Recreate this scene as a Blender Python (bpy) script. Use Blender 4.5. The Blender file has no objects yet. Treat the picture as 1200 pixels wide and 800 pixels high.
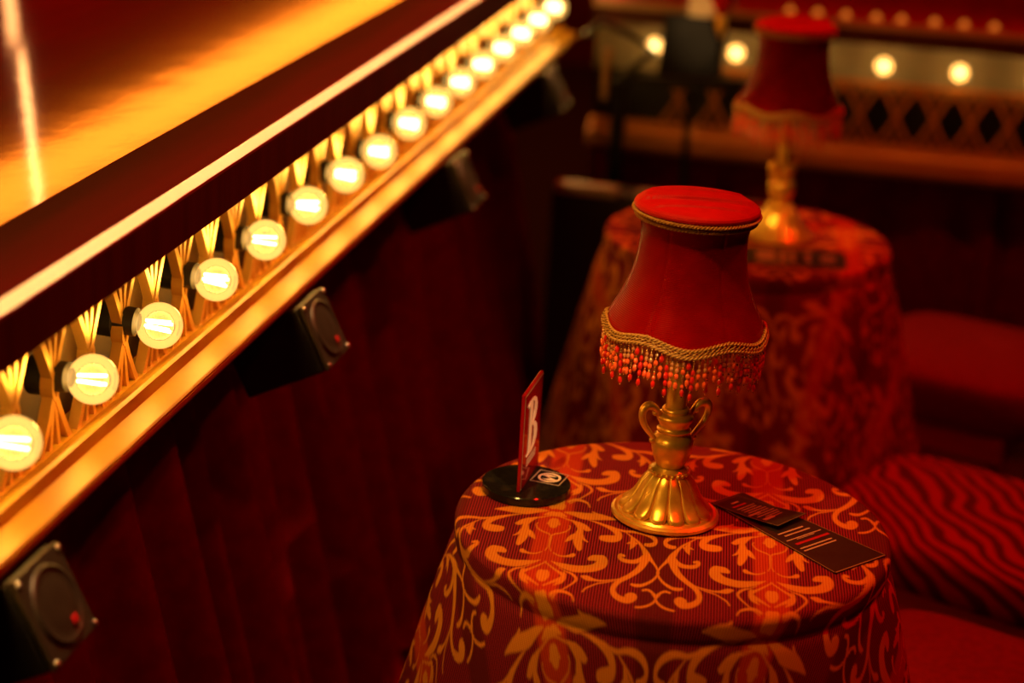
import bpy, bmesh, math, random
import numpy as np
from mathutils import Vector, Matrix
random.seed(7); rng = np.random.default_rng(7)
PI = math.pi
scene = bpy.context.scene
COL = scene.collection

# ------------------------------------------------------------------ camera
F = 2300.0; ROLL = math.atan(.055); PITCH = math.radians(18.8346); CZ = 1.66
CAM = Vector((0, 0, CZ))
R0 = Vector((1, 0, 0)); U0 = Vector((0, math.sin(PITCH), math.cos(PITCH))); FW = Vector((0, math.cos(PITCH), -math.sin(PITCH)))
CR = R0*math.cos(ROLL)+U0*math.sin(ROLL); CU = -R0*math.sin(ROLL)+U0*math.cos(ROLL)
cd = bpy.data.cameras.new('camera'); cam = bpy.data.objects.new('camera', cd); COL.objects.link(cam)
m = Matrix.Identity(4)
for i in range(3):
    m[i][0] = CR[i]; m[i][1] = CU[i]; m[i][2] = -FW[i]; m[i][3] = CAM[i]
cam.matrix_world = m
cd.sensor_width = 36; cd.lens = F/1200*36
cd.dof.use_dof = True; cd.dof.focus_distance = 2.2; cd.dof.aperture_fstop = 2.3
cd.clip_start = .05
scene.camera = cam

def ray(x, y):
    x = float(x); y = float(y)
    return CR*((x-600)/F) - CU*((y-400)/F) + FW
def onz(x, y, z):
    d = ray(x, y); return CAM + d*((z-CZ)/d.z)

DV = Vector((.1866174, .9824327, 0)); NV = Vector((.9824327, -.1866174, 0))
SROT = math.atan2(NV.y, NV.x)            # local x -> NV (to the audience), local y -> DV (along the stage)
def st(u, a, z): return NV*u + DV*a + Vector((0, 0, z))
def slope_n(x, y):
    d = ray(x, y); return d.z/d.dot(NV)

# ------------------------------------------------------------------ materials
def new_mat(name):
    mt = bpy.data.materials.new(name); mt.use_nodes = True
    nt = mt.node_tree; b = nt.nodes['Principled BSDF']
    return mt, nt, b
def N(nt, typ, **kw):
    n = nt.nodes.new(typ)
    for k, v in kw.items():
        if k in n.inputs: n.inputs[k].default_value = v
        else: setattr(n, k, v)
    return n
def ramp(nt, fac, stops):
    r = nt.nodes.new('ShaderNodeValToRGB'); e = r.color_ramp.elements
    while len(e) < len(stops): e.new(.5)
    for i, (p, c) in enumerate(stops):
        e[i].position = p; e[i].color = (*c, 1)
    nt.links.new(fac, r.inputs[0]); return r.outputs[0]
def bump(nt, b, h, strength=.3, dist=.002):
    bp = N(nt, 'ShaderNodeBump', Strength=strength, Distance=dist)
    nt.links.new(h, bp.inputs['Height']); nt.links.new(bp.outputs[0], b.inputs['Normal'])
def objco(nt, scale=(1, 1, 1)):
    t = nt.nodes.new('ShaderNodeTexCoord'); mp = nt.nodes.new('ShaderNodeMapping')
    mp.inputs['Scale'].default_value = scale
    nt.links.new(t.outputs['Object'], mp.inputs[0]); return mp.outputs[0]
def mat(name, col, col2=None, rough=.5, metal=0, nscale=20, detail=6, bumpk=0, bdist=.001, stretch=(1, 1, 1), sheen=0, coat=0, spec=.35, lo=.35, hi=.65):
    mt, nt, b = new_mat(name)
    b.inputs['Roughness'].default_value = rough; b.inputs['Metallic'].default_value = metal
    b.inputs['Sheen Weight'].default_value = sheen; b.inputs['Coat Weight'].default_value = coat
    b.inputs['Specular IOR Level'].default_value = spec
    nz = N(nt, 'ShaderNodeTexNoise', Scale=nscale, Detail=detail)
    nt.links.new(objco(nt, stretch), nz.inputs['Vector'])
    nt.links.new(ramp(nt, nz.outputs['Fac'], [(lo, col), (hi, col2 or tuple(c*.7 for c in col))]), b.inputs['Base Color'])
    if bumpk: bump(nt, b, nz.outputs['Fac'], bumpk, bdist)
    return mt

M = {}
M['gold_antique'] = mat('antique_gold', (1, .60, .085), (.74, .38, .04), rough=.31, metal=.62, nscale=45, bumpk=.25, bdist=.0008)
M['gold_dark'] = mat('dark_groove_gold', (.10, .045, .01), (.05, .02, .005), rough=.6, metal=.3)
M['braid'] = mat('gold_thread', (.62, .34, .08), (.34, .17, .03), rough=.5, metal=.35, nscale=400)
M['trim_gold'] = mat('gold_paint', (.56, .32, .022), (.46, .24, .016), rough=.42, metal=.25, nscale=9, bumpk=.05)
M['trim_red_lit'] = mat('red_lit_gold', (.52, .17, .018), (.42, .12, .012), rough=.5, nscale=9)  # gold trim with the red light's cast put into its colour
M['lattice_gold'] = mat('lattice_gold', (.85, .50, .10), (.75, .42, .08), rough=.28, metal=.75, nscale=15)
M['fascia'] = mat('dark_brown_laminate', (.085, .020, .010), (.06, .013, .007), rough=.6, nscale=60, stretch=(1, 1, .03), spec=.15)
M['nosing'] = mat('pale_aluminium', (.95, .80, .55), (.9, .74, .48), rough=.4, metal=.0, nscale=8)
M['nosing_red'] = mat('red_strip', (.30, .004, .003), rough=.4)
M['nosing_tan'] = mat('tan_edge_strip', (.55, .33, .17), (.48, .28, .14), rough=.5)
M['backpanel'] = mat('grey_back_panel', (.20, .17, .11), (.16, .13, .09), rough=.3, nscale=6)
M['backpanel_matt'] = mat('grey_back_panel_matt', (.26, .21, .12), (.22, .18, .10), rough=.6, nscale=6)
M['black'] = mat('black_plastic', (.012, .010, .009), (.008, .007, .006), rough=.5, nscale=200, bumpk=.1, bdist=.0003)
M['black_gloss'] = mat('black_gloss', (.010, .008, .006), (.03, .022, .010), rough=.12, nscale=60, lo=.5, hi=.75)
M['black_metal'] = mat('black_metal', (.02, .018, .016), rough=.4, metal=.6)
M['grille'] = mat('speaker_grille', (.055, .04, .022), (.04, .03, .016), rough=.45, metal=.4, nscale=300)
M['grille_dark'] = mat('speaker_cone', (.05, .035, .02), rough=.5)
M['screw'] = mat('screw_steel', (.7, .6, .5), rough=.3, metal=1)
M['pale_metal'] = mat('pale_metal', (.40, .33, .17), rough=.45, metal=.3)
M['tan_metal'] = mat('tan_metal', (.45, .25, .10), rough=.45, metal=.3)
M['floor'] = mat('dark_carpet', (.05, .003, .003), (.03, .002, .002), rough=.95, nscale=120, bumpk=.3)
M['wall'] = mat('red_wall', (.25, .008, .006), (.18, .005, .004), rough=.8, nscale=4)
M['velvet'] = mat('red_velvet', (.30, .003, .003), (.22, .002, .002), rough=.85, nscale=30, sheen=.0, spec=.05)
M['seat_red'] = mat('red_seat_fabric', (.24, .002, .002), (.18, .0015, .0015), rough=.85, nscale=90, sheen=0, bumpk=.2, bdist=.0006, spec=.2)
M['wood_red'] = mat('red_stained_wood', (.50, .03, .012), (.38, .018, .008), rough=.4, nscale=25, stretch=(1, 8, 8))
M['shade_cap'] = mat('red_cap_fabric', (.52, .004, .003), (.44, .003, .002), rough=.55, nscale=60, sheen=0, spec=.2)
M['acrylic_red'] = mat('red_acrylic', (.26, .004, .004), (.22, .003, .003), rough=.08)
M['letter'] = mat('cream_print', (.85, .68, .45), (.80, .62, .40), rough=.5)
M['ink_red'] = mat('red_print', (.55, .01, .01), rough=.5)
M['print_dim'] = mat('grey_print', (.55, .38, .25), (.45, .30, .18), rough=.5, nscale=300)
M['card'] = mat('dark_card', (.035, .018, .010), (.028, .013, .008), rough=.32, nscale=40)
M['card_edge'] = mat('card_border', (.30, .18, .08), rough=.5)
M['paper'] = mat('cream_paper', (.75, .60, .36), (.68, .53, .30), rough=.8, nscale=12)
M['bead_gold'] = mat('gold_bead', (.85, .5, .12), rough=.2, metal=1)

def glass_mat(name, col, rough=.05, trans=.6, ior=1.5, coat=.5):
    mt, nt, b = new_mat(name)
    nz = N(nt, 'ShaderNodeTexNoise', Scale=90.0)
    nt.links.new(objco(nt), nz.inputs['Vector'])
    nt.links.new(ramp(nt, nz.outputs['Fac'], [(.3, col), (.7, tuple(min(1, c*1.25) for c in col))]), b.inputs['Base Color'])
    b.inputs['Roughness'].default_value = rough; b.inputs['Transmission Weight'].default_value = trans
    b.inputs['IOR'].default_value = ior; b.inputs['Coat Weight'].default_value = coat
    return mt
M['bead_red'] = glass_mat('red_glass_bead', (.62, .012, .006), trans=.2, coat=1)
M['bead_amber'] = glass_mat('amber_glass_bead', (.80, .10, .02), trans=.2, coat=1)
M['bead_clear'] = glass_mat('clear_glass_bead', (.95, .38, .13), trans=.55, coat=1)

# warm bulb glass: thin clear shell that lets the filament's light through, faint warm glow of its inner coating
def bulb_glass(glow):
    mt = bpy.data.materials.new('bulb_glass'); mt.use_nodes = True; nt = mt.node_tree; nt.nodes.clear()
    out = nt.nodes.new('ShaderNodeOutputMaterial')
    tr = N(nt, 'ShaderNodeBsdfTransparent', Color=(1, .93, .72, 1)); gl = N(nt, 'ShaderNodeBsdfGlossy', Color=(1, .9, .7, 1), Roughness=.04)
    lw = N(nt, 'ShaderNodeLayerWeight', Blend=.35); mx = nt.nodes.new('ShaderNodeMixShader')
    nz = N(nt, 'ShaderNodeTexNoise', Scale=60.0, Detail=4.0)
    em = N(nt, 'ShaderNodeEmission', Strength=glow)
    nt.links.new(ramp(nt, nz.outputs['Fac'], [(.3, (1, .60, .16)), (.7, (1, .72, .28))]), em.inputs['Color'])
    ad = nt.nodes.new('ShaderNodeAddShader')
    nt.links.new(lw.outputs['Fresnel'], mx.inputs[0]); nt.links.new(tr.outputs[0], mx.inputs[1]); nt.links.new(gl.outputs[0], mx.inputs[2])
    nt.links.new(mx.outputs[0], ad.inputs[0]); nt.links.new(em.outputs[0], ad.inputs[1]); nt.links.new(ad.outputs[0], out.inputs['Surface'])
    return mt
M['bulb_glass'] = bulb_glass(.24)
def emit(name, col, s):
    mt = bpy.data.materials.new(name); mt.use_nodes = True; nt = mt.node_tree; nt.nodes.clear()
    out = nt.nodes.new('ShaderNodeOutputMaterial'); em = N(nt, 'ShaderNodeEmission', Strength=s, Color=(*col, 1))
    nt.links.new(em.outputs[0], out.inputs['Surface']); return mt
M['filament'] = emit('hot_filament', (1, .70, .30), 14)
M['dome'] = emit('amber_glow', (1, .22, .02), .8)

# stage deck: glossy dark red boards
def deck_mat(name, col, col2, rough, bk, spec=.5):
    mt, nt, b = new_mat(name)
    b.inputs['Specular IOR Level'].default_value = spec
    if spec < .5: b.inputs['Specular Tint'].default_value = (1, .1, .06, 1)
    b.inputs['Roughness'].default_value = rough
    co = objco(nt, (1, .08, 1))
    nz = N(nt, 'ShaderNodeTexNoise', Scale=30.0, Detail=8.0); nt.links.new(co, nz.inputs['Vector'])
    nt.links.new(ramp(nt, nz.outputs['Fac'], [(.3, col), (.7, col2)]), b.inputs['Base Color'])
    n2 = N(nt, 'ShaderNodeTexNoise', Scale=9.0, Detail=5.0); nt.links.new(objco(nt, (1, .6, 1)), n2.inputs['Vector'])
    bump(nt, b, n2.outputs['Fac'], bk, .004)
    return mt
M['deck'] = deck_mat('glossy_red_deck', (.20, .0016, .001), (.12, .0010, .0007), .10, .12)
M['deck_edge'] = deck_mat('satin_red_edge_board', (.05, .0006, .0008), (.035, .0004, .0006), .6, .05, .04)

M['deck_rear'] = deck_mat('red_rear_deck', (.34, .002, .0015), (.24, .001, .001), .35, .05)
# red ribbed satin for the lamp shade
def shade_mat():
    mt, nt, b = new_mat('red_ribbed_satin')
    co = objco(nt)
    w = N(nt, 'ShaderNodeTexWave', Scale=160.0, bands_direction='Z', Distortion=.6); nt.links.new(co, w.inputs['Vector'])
    nz = N(nt, 'ShaderNodeTexNoise', Scale=40.0); nt.links.new(co, nz.inputs['Vector'])
    nt.links.new(ramp(nt, nz.outputs['Fac'], [(.3, (.34, .002, .002)), (.7, (.27, .0015, .0015))]), b.inputs['Base Color'])
    b.inputs['Roughness'].default_value = .26; b.inputs['Specular IOR Level'].default_value = .16; b.inputs['Specular Tint'].default_value = (1, .12, .08, 1)
    bump(nt, b, w.outputs['Fac'], .35, .0006)
    return mt
M['shade'] = shade_mat()

# damask cloth: woven scroll motif (vertex attribute 'motif') over a ribbed red ground
def cloth_mat():
    mt, nt, b = new_mat('damask_weave')
    a1 = N(nt, 'ShaderNodeAttribute', attribute_name='motif'); a2 = N(nt, 'ShaderNodeAttribute', attribute_name='weave')
    sep = nt.nodes.new('ShaderNodeSeparateXYZ'); nt.links.new(a2.outputs['Vector'], sep.inputs[0])
    def mth(op, a, bb=None):
        n = nt.nodes.new('ShaderNodeMath'); n.operation = op
        for i, v in enumerate((a, bb)):
            if v is None: continue
            if isinstance(v, (int, float)): n.inputs[i].default_value = v
            else: nt.links.new(v, n.inputs[i])
        return n.outputs[0]
    rib = mth('MULTIPLY_ADD', mth('SINE', mth('MULTIPLY', sep.outputs['X'], 2*PI/.0031)), .5); nt.nodes[-1].inputs[2].default_value = .5
    th = mth('MULTIPLY_ADD', mth('SINE', mth('MULTIPLY', sep.outputs['Y'], 2*PI/.0022)), .5); nt.nodes[-1].inputs[2].default_value = .5
    nz = N(nt, 'ShaderNodeTexNoise', Scale=500.0, Detail=2.0); nt.links.new(a2.outputs['Vector'], nz.inputs['Vector'])
    rr = mth('ADD', mth('MULTIPLY', rib, .75), mth('MULTIPLY', nz.outputs['Fac'], .4))
    ground = ramp(nt, rr, [(.25, (.05, .001, .003)), (.85, (.30, .015, .026))])
    band = sep.outputs['Z']           # 1 on the bright ogee axis, -1 on the dark axis
    g2 = nt.nodes.new('ShaderNodeMix'); g2.data_type = 'RGBA'
    bandcol = ramp(nt, rr, [(.1, (.24, .008, .004)), (.5, (.52, .045, .008))])
    nt.links.new(mth('MAXIMUM', band, 0), g2.inputs[0]); nt.links.new(ground, g2.inputs[6]); nt.links.new(bandcol, g2.inputs[7])
    g3 = nt.nodes.new('ShaderNodeMix'); g3.data_type = 'RGBA'; g3.inputs[7].default_value = (.10, .006, .006, 1)
    nt.links.new(mth('MULTIPLY', mth('MAXIMUM', mth('MULTIPLY', band, -1), 0), .8), g3.inputs[0]); nt.links.new(g2.outputs[2], g3.inputs[6])
    mo = ramp(nt, mth('ADD', mth('MULTIPLY', rib, .6), mth('MULTIPLY', th, .3)), [(.1, (.58, .18, .014)), (.7, (.74, .27, .022))])
    g4 = nt.nodes.new('ShaderNodeMix'); g4.data_type = 'RGBA'
    nt.links.new(a1.outputs['Fac'], g4.inputs[0]); nt.links.new(g3.outputs[2], g4.inputs[6]); nt.links.new(mo, g4.inputs[7])
    nt.links.new(g4.outputs[2], b.inputs['Base Color'])
    b.inputs['Roughness'].default_value = .75; b.inputs['Specular IOR Level'].default_value = .12
    bump(nt, b, mth('ADD', rib, mth('MULTIPLY', a1.outputs['Fac'], .8)), .35, .0006)
    return mt
M['cloth'] = cloth_mat()

def zebra_mat():
    mt, nt, b = new_mat('red_zebra_fabric')
    co = objco(nt)
    nz = N(nt, 'ShaderNodeTexNoise', Scale=4.2, Detail=1.5); nt.links.new(co, nz.inputs['Vector'])
    mp = nt.nodes.new('ShaderNodeMix'); mp.data_type = 'VECTOR'; mp.inputs[0].default_value = .13
    nt.links.new(co, mp.inputs[4]); nt.links.new(nz.outputs['Color'], mp.inputs[5])
    w = N(nt, 'ShaderNodeTexWave', Scale=19.0, Distortion=1.6, bands_direction='DIAGONAL'); w.inputs['Detail'].default_value = 1; w.inputs['Detail Scale'].default_value = 1.2
    nt.links.new(mp.outputs[1], w.inputs['Vector'])
    nt.links.new(ramp(nt, w.outputs['Fac'], [(.3, (.09, .0005, .0005)), (.65, (.36, .003, .003))]), b.inputs['Base Color'])
    b.inputs['Roughness'].default_value = .8; b.inputs['Specular IOR Level'].default_value = .1
    return mt
M['zebra'] = zebra_mat()

# ------------------------------------------------------------------ object helpers
def tag(o, label=None, cat=None, group=None, kind=None):
    if label: o['label'] = label
    if cat: o['category'] = cat
    if group: o['group'] = group
    if kind: o['kind'] = kind
    return o
def empty(name, loc=(0, 0, 0), rz=0):
    o = bpy.data.objects.new(name, None); COL.objects.link(o); o.empty_display_size = .02
    o.location = loc; o.rotation_euler = (0, 0, rz); return o
def link(name, me, mats, parent=None, smooth=True, loc=None):
    for mm in (mats if isinstance(mats, (list, tuple)) else [mats]): me.materials.append(mm)
    if smooth:
        me.polygons.foreach_set('use_smooth', np.ones(len(me.polygons), bool))
    o = bpy.data.objects.new(name, me); COL.objects.link(o)
    if parent: o.parent = parent
    if loc is not None: o.location = loc
    return o
def obj(name, bm, mats, parent=None, smooth=False, sharp=40, loc=None):
    bmesh.ops.recalc_face_normals(bm, faces=bm.faces)
    if smooth:
        for e in bm.edges:
            if len(e.link_faces) == 2 and e.calc_face_angle(0) > math.radians(sharp): e.smooth = False
    me = bpy.data.meshes.new(name); bm.to_mesh(me); bm.free()
    return link(name, me, mats, parent, smooth, loc)
def copy_tree(o, parent=None):
    c = o.copy(); COL.objects.link(c); c.parent = parent
    for ch in o.children: copy_tree(ch, c)
    return c
def box(bm, x0, x1, y0, y1, z0, z1, mi=0, bev=0):
    vs = [bm.verts.new((x, y, z)) for z in (z0, z1) for y in (y0, y1) for x in (x0, x1)]
    fs = [bm.faces.new([vs[i] for i in f]) for f in ((0, 2, 3, 1), (4, 5, 7, 6), (0, 1, 5, 4), (2, 6, 7, 3), (0, 4, 6, 2), (1, 3, 7, 5))]
    for f in fs: f.material_index = mi
    if bev:
        es = list({e for f in fs for e in f.edges})
        bmesh.ops.bevel(bm, geom=es, offset=bev, segments=2, affect='EDGES', profile=.5)
    return vs
def lathe(bm, prof, n=48, fn=None, mi=0, close=False):
    """prof: list of (r,z); fn(i,theta,r,z)->(r,z)"""
    rings = []
    for i, (r, z) in enumerate(prof):
        ring = []
        for k in range(n):
            t = 2*PI*k/n; rr, zz = fn(i, t, r, z) if fn else (r, z)
            ring.append(bm.verts.new((rr*math.cos(t), rr*math.sin(t), zz)))
        rings.append(ring)
    for i in range(len(rings)-1):
        for k in range(n):
            f = bm.faces.new((rings[i][k], rings[i][(k+1) % n], rings[i+1][(k+1) % n], rings[i+1][k])); f.material_index = mi
    if close:
        bm.faces.new(rings[0][::-1]).material_index = mi; bm.faces.new(rings[-1]).material_index = mi
    return rings
def tube(bm, pts, rad, n=8, closed=False, mi=0):
    pts = [Vector(p) for p in pts]; L = len(pts)
    rads = rad if isinstance(rad, (list, tuple)) else [rad]*L
    prev = None; rings = []
    for i, p in enumerate(pts):
        a = pts[(i-1) % L] if (closed or i > 0) else p; b = pts[(i+1) % L] if (closed or i < L-1) else p
        t = (b-a).normalized()
        if prev is None:
            ref = Vector((0, 0, 1)) if abs(t.z) < .9 else Vector((1, 0, 0)); x = t.cross(ref).normalized()
        else: x = (prev - t*prev.dot(t)).normalized()
        prev = x; y = t.cross(x)
        rings.append([bm.verts.new(p + (x*math.cos(2*PI*k/n)+y*math.sin(2*PI*k/n))*rads[i]) for k in range(n)])
    for i in range(L if closed else L-1):
        A, B = rings[i], rings[(i+1) % L]; off = 0
        if closed and i == L-1:
            off = min(range(n), key=lambda s: (A[0].co-B[s].co).length)
        for k in range(n):
            bm.faces.new((A[k], A[(k+1) % n], B[(k+1+off) % n], B[(k+off) % n])).material_index = mi
    if not closed:
        bm.faces.new(rings[0][::-1]).material_index = mi; bm.faces.new(rings[-1]).material_index = mi
def ellipsoid(bm, c, rx, ry, rz, u=10, v=6, mi=0):
    r = bmesh.ops.create_uvsphere(bm, u_segments=u, v_segments=v, radius=1, matrix=Matrix.Translation(c) @ Matrix.Diagonal((rx, ry, rz, 1)))
    for vv in r['verts']:
        for f in vv.link_faces: f.material_index = mi
def sweep(bm, prof, y0, y1, mi=0, ny=1):
    """extrude an (x,z) profile along local y; open profile"""
    rows = [[bm.verts.new((x, y0+(y1-y0)*j/ny, z)) for x, z in prof] for j in range(ny+1)]
    for j in range(ny):
        for i in range(len(prof)-1):
            bm.faces.new((rows[j][i], rows[j][i+1], rows[j+1][i+1], rows[j+1][i])).material_index = mi
    return rows
def solid_sweep(bm, prof, y0, y1, mi=0):
    rows = sweep(bm, prof+[prof[0]], y0, y1, mi)
    bmesh.ops.remove_doubles(bm, verts=[v for r in rows for v in r], dist=1e-6)
    for y in (y0, y1):
        vs = [v for v in bm.verts if abs(v.co.y-y) < 1e-6]
        lut = {(round(v.co.x, 5), round(v.co.z, 5)): v for v in vs}
        try: bm.faces.new([lut[(round(x, 5), round(z, 5))] for x, z in prof]).material_index = mi
        except Exception: pass
def filled(name, loops, depth, mt, parent=None, matrix=None):
    """flat lettering / shapes with holes, given a small thickness"""
    cu = bpy.data.curves.new(name, 'CURVE'); cu.dimensions = '2D'; cu.fill_mode = 'BOTH'; cu.extrude = depth
    for lp in loops:
        s = cu.splines.new('POLY'); s.points.add(len(lp)-1); s.use_cyclic_u = True
        for q, (x, y) in zip(s.points, lp): q.co = (x, y, 0, 1)
    t = bpy.data.objects.new('tmp_curve', cu); COL.objects.link(t)
    me = bpy.data.meshes.new_from_object(t.evaluated_get(bpy.context.evaluated_depsgraph_get()))
    bpy.data.objects.remove(t); bpy.data.curves.remove(cu); me.name = name; me.materials.clear()
    o = link(name, me, mt, parent, False)
    if matrix is not None: o.matrix_local = matrix
    return o
def smooth_loop(pts, k=6):
    out = []; n = len(pts)
    for i in range(n):
        p0, p1, p2, p3 = (np.array(pts[(i+j-1) % n], float) for j in range(4))
        for t in np.linspace(0, 1, k, endpoint=False):
            out.append(tuple(.5*((2*p1)+(-p0+p2)*t+(2*p0-5*p1+4*p2-p3)*t*t+(-p0+3*p1-3*p2+p3)*t**3)))
    return out

# ------------------------------------------------------------------ setting
bm = bmesh.new(); box(bm, -6, 6, -1, 9, -.1, 0)
tag(obj('floor', bm, M['floor']), 'dark red carpeted floor under the tables', kind='structure')
bm = bmesh.new(); box(bm, -6, 6, 8.8, 9, 0, 4)
tag(obj('wall_back', bm, M['wall']), 'red wall far behind the stages', kind='structure')

# ------------------------------------------------------------------ lattice pattern
def bar(bm, pts, w, x0, x1):
    """flat bar following (y,z) points, width w, thickness from x0 to x1"""
    P = [np.array(p, float) for p in pts]; L = []
    for i, p in enumerate(P):
        a = P[max(0, i-1)]; b = P[min(len(P)-1, i+1)]; t = (b-a)/np.linalg.norm(b-a); nn = np.array((-t[1], t[0]))*w/2
        L.append((p+nn, p-nn))
    R = [[bm.verts.new((x, q[0], q[1])) for q in (l, r) for x in (x0, x1)] for l, r in L]
    for A, B in zip(R, R[1:]):
        for f in ((A[0], A[1], B[1], B[0]), (A[1], A[3], B[3], B[1]), (A[3], A[2], B[2], B[3]), (A[2], A[0], B[0], B[2])): bm.faces.new(f)
    bm.faces.new((R[0][0], R[0][2], R[0][3], R[0][1])); bm.faces.new((R[-1][0], R[-1][1], R[-1][3], R[-1][2]))
def lattice(x, d, ys, w, z0, z1, bw, plain=False):
    bm = bmesh.new(); zc = (z0+z1)/2; H = (z1-z0)/2
    for y in ys:
        for s in (1, -1):
            for q in (1, -1):
                if plain:
                    bar(bm, [(y, zc), (y+q*.22*w, zc+s*.48*H), (y+q*.5*w, zc+s*H)], bw, x, x+d)
                    bar(bm, [(y, zc+s*.55*H), (y+q*.17*w, zc+s*H)], bw*.6, x, x+d*.9)
                    continue
                bar(bm, [(y+q*.018*w, zc+s*.10*H), (y+q*.14*w, zc+s*.38*H), (y+q*.31*w, zc+s*.70*H), (y+q*.50*w, zc+s*H)], bw, x, x+d)
                bar(bm, [(y+q*.02*w, zc+s*.16*H), (y+q*.07*w, zc+s*.55*H), (y+q*.15*w, zc+s*H)], bw*.8, x, x+d*.9)
        if plain: continue
        ring = [(y+.075*w*math.cos(t), zc+.17*H*math.sin(t)) for t in np.linspace(0, 2*PI, 17)]
        bar(bm, ring, bw*.6, x-.001, x+d+.001)
    lo, hi = min(ys)-w/2, max(ys)+w/2
    box(bm, x-.001, x+d+.002, lo, hi, z0-.008, z0+.002); box(bm, x-.001, x+d+.002, lo, hi, z1-.002, z1+.008)
    return bm

# ------------------------------------------------------------------ left stage (frame: x to the audience, y along the edge)
UF = -.7277
def zat(u, s): return CZ + u*s
s_top, s_lip, s_fb = .7313, .7490, .8207
ZT = zat(UF-.009, s_top)
Y0, Y1 = -.4, 4.46
t = empty('stage_platform', (0, 0, 0), SROT)
tag(t, 'left stage with glossy dark red deck above a bulb-lit golden lattice front', 'stage')
uS = (ZT-CZ)/slope_n(140, 186)         # seam between edge board and inner deck
uS2 = (ZT-CZ)/slope_n(66, 25)
bm = bmesh.new(); box(bm, uS+.001, UF-.0115, Y0, Y1, ZT-.02, ZT)
obj('edge_board', bm, M['deck_edge'], t)
bm = bmesh.new(); box(bm, uS2+.001, uS-.001, Y0, Y1, ZT-.02, ZT); box(bm, -3.6, uS2-.001, Y0, Y1, ZT-.02, ZT-.0005)
obj('deck', bm, M['deck'], t)
bm = bmesh.new()
solid_sweep(bm, [(UF-.0112, ZT+.0008), (UF-.009, ZT+.0008), (UF+.0008, zat(UF, s_lip)+.0004), (UF+.0008, zat(UF, s_lip)), (UF-.0112, zat(UF, s_lip))], Y0, Y1)
obj('nosing', bm, M['nosing'], t)
bm = bmesh.new(); box(bm, UF-.006, UF+.0012, Y0, Y1, zat(UF, s_lip)-.0035, zat(UF, s_lip)-.0002)
obj('nosing_underline', bm, M['nosing_red'], t)
bm = bmesh.new(); box(bm, UF-.02, UF, Y0, Y1, zat(UF, s_fb), zat(UF, s_lip)-.0036)
obj('fascia', bm, M['fascia'], t)
UL = -.822; STEP = .18445; A0 = 1.5911
bm = bmesh.new(); box(bm, UL-.062, UL-.045, Y0, Y1, .85, ZT-.021); box(bm, UL-.045, UF-.021, Y0, Y1, 1.085, 1.10)
obj('back_panel', bm, M['backpanel'], t)
ys = []
d0 = ray(52, 457); k0 = UL/d0.dot(NV); yk = (d0*k0).dot(DV)
y = yk - .09222*22
while y < Y1-.05:
    if y > Y0+.05: ys.append(y)
    y += .09222
obj('lattice_panel', lattice(UL, .012, ys, .09222, .858, 1.024, .0082), M['lattice_gold'], t)
# moulded gold trim below the bulbs
P = [(UL-.05, .862), (UL-.005, .866)]
P = [(-.8075, zat(-.8075, .974)), (-.779, zat(-.779, .9825)), (-.772, zat(-.772, .9865)), (-.768, zat(-.768, .9945)), (-.7665, zat(-.7665, 1.0145)),
     (-.764, zat(-.764, 1.0185)), (-.738, zat(-.738, 1.0585)), (-.7355, zat(-.7355, 1.0640)), (-.7362, zat(-.7362, 1.0672)), (-.7340, zat(-.7340, 1.0690)), (-.7335, zat(-.7335, 1.0755)), (-.7365, zat(-.7365, 1.079))]
zb = P[-1][1]
prof = P + [(-.84, zb+.002), (-.84, P[0][1])]
bm = bmesh.new(); solid_sweep(bm, prof, Y0, Y1)
obj('gold_moulding', bm, M['trim_gold'], t)
bm = bmesh.new(); box(bm, -3.6, -.99, Y0, Y1, .01, .85)
obj('substructure', bm, M['black'], t)

# pleated velvet skirts
def pleats(y0, y1, x_top, x_bot, z_top, z_bot, pitch, amp, seed, ny=None):
    rs = random.Random(seed); bm = bmesh.new()
    cuts = [y0]
    while cuts[-1] < y1: cuts.append(cuts[-1]+pitch*rs.uniform(.6, 1.5))
    pts = []
    for a, b in zip(cuts, cuts[1:]):
        A = amp*rs.uniform(.6, 1.3)
        for k in range(8):
            tt = k/8; pts.append((a+(b-a)*tt, A*(.5-.5*math.cos(2*PI*tt))**.8, rs.uniform(-.002, .002)))
    pts.append((cuts[-1], 0, 0))
    nz = 14; rows = []
    for j in range(nz+1):
        f = j/nz; z = z_top+(z_bot-z_top)*f
        rows.append([bm.verts.new((x_top+(x_bot-x_top)*f + o*(.55+.6*f) + e, y, z)) for y, o, e in pts])
    for j in range(nz):
        for i in range(len(pts)-1): bm.faces.new((rows[j][i], rows[j][i+1], rows[j+1][i+1], rows[j+1][i]))
    bmesh.ops.solidify(bm, geom=bm.faces[:], thickness=.002)
    return bm
cu = obj('stage_curtain', pleats(Y0, Y1-.02, -.94, -.80, .846, .012, .12, .08, 3), M['velvet'], smooth=True, sharp=80)
cu.rotation_euler.z = SROT
tag(cu, 'long dark red pleated velvet curtain hanging below the left stage', 'curtain')

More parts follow.
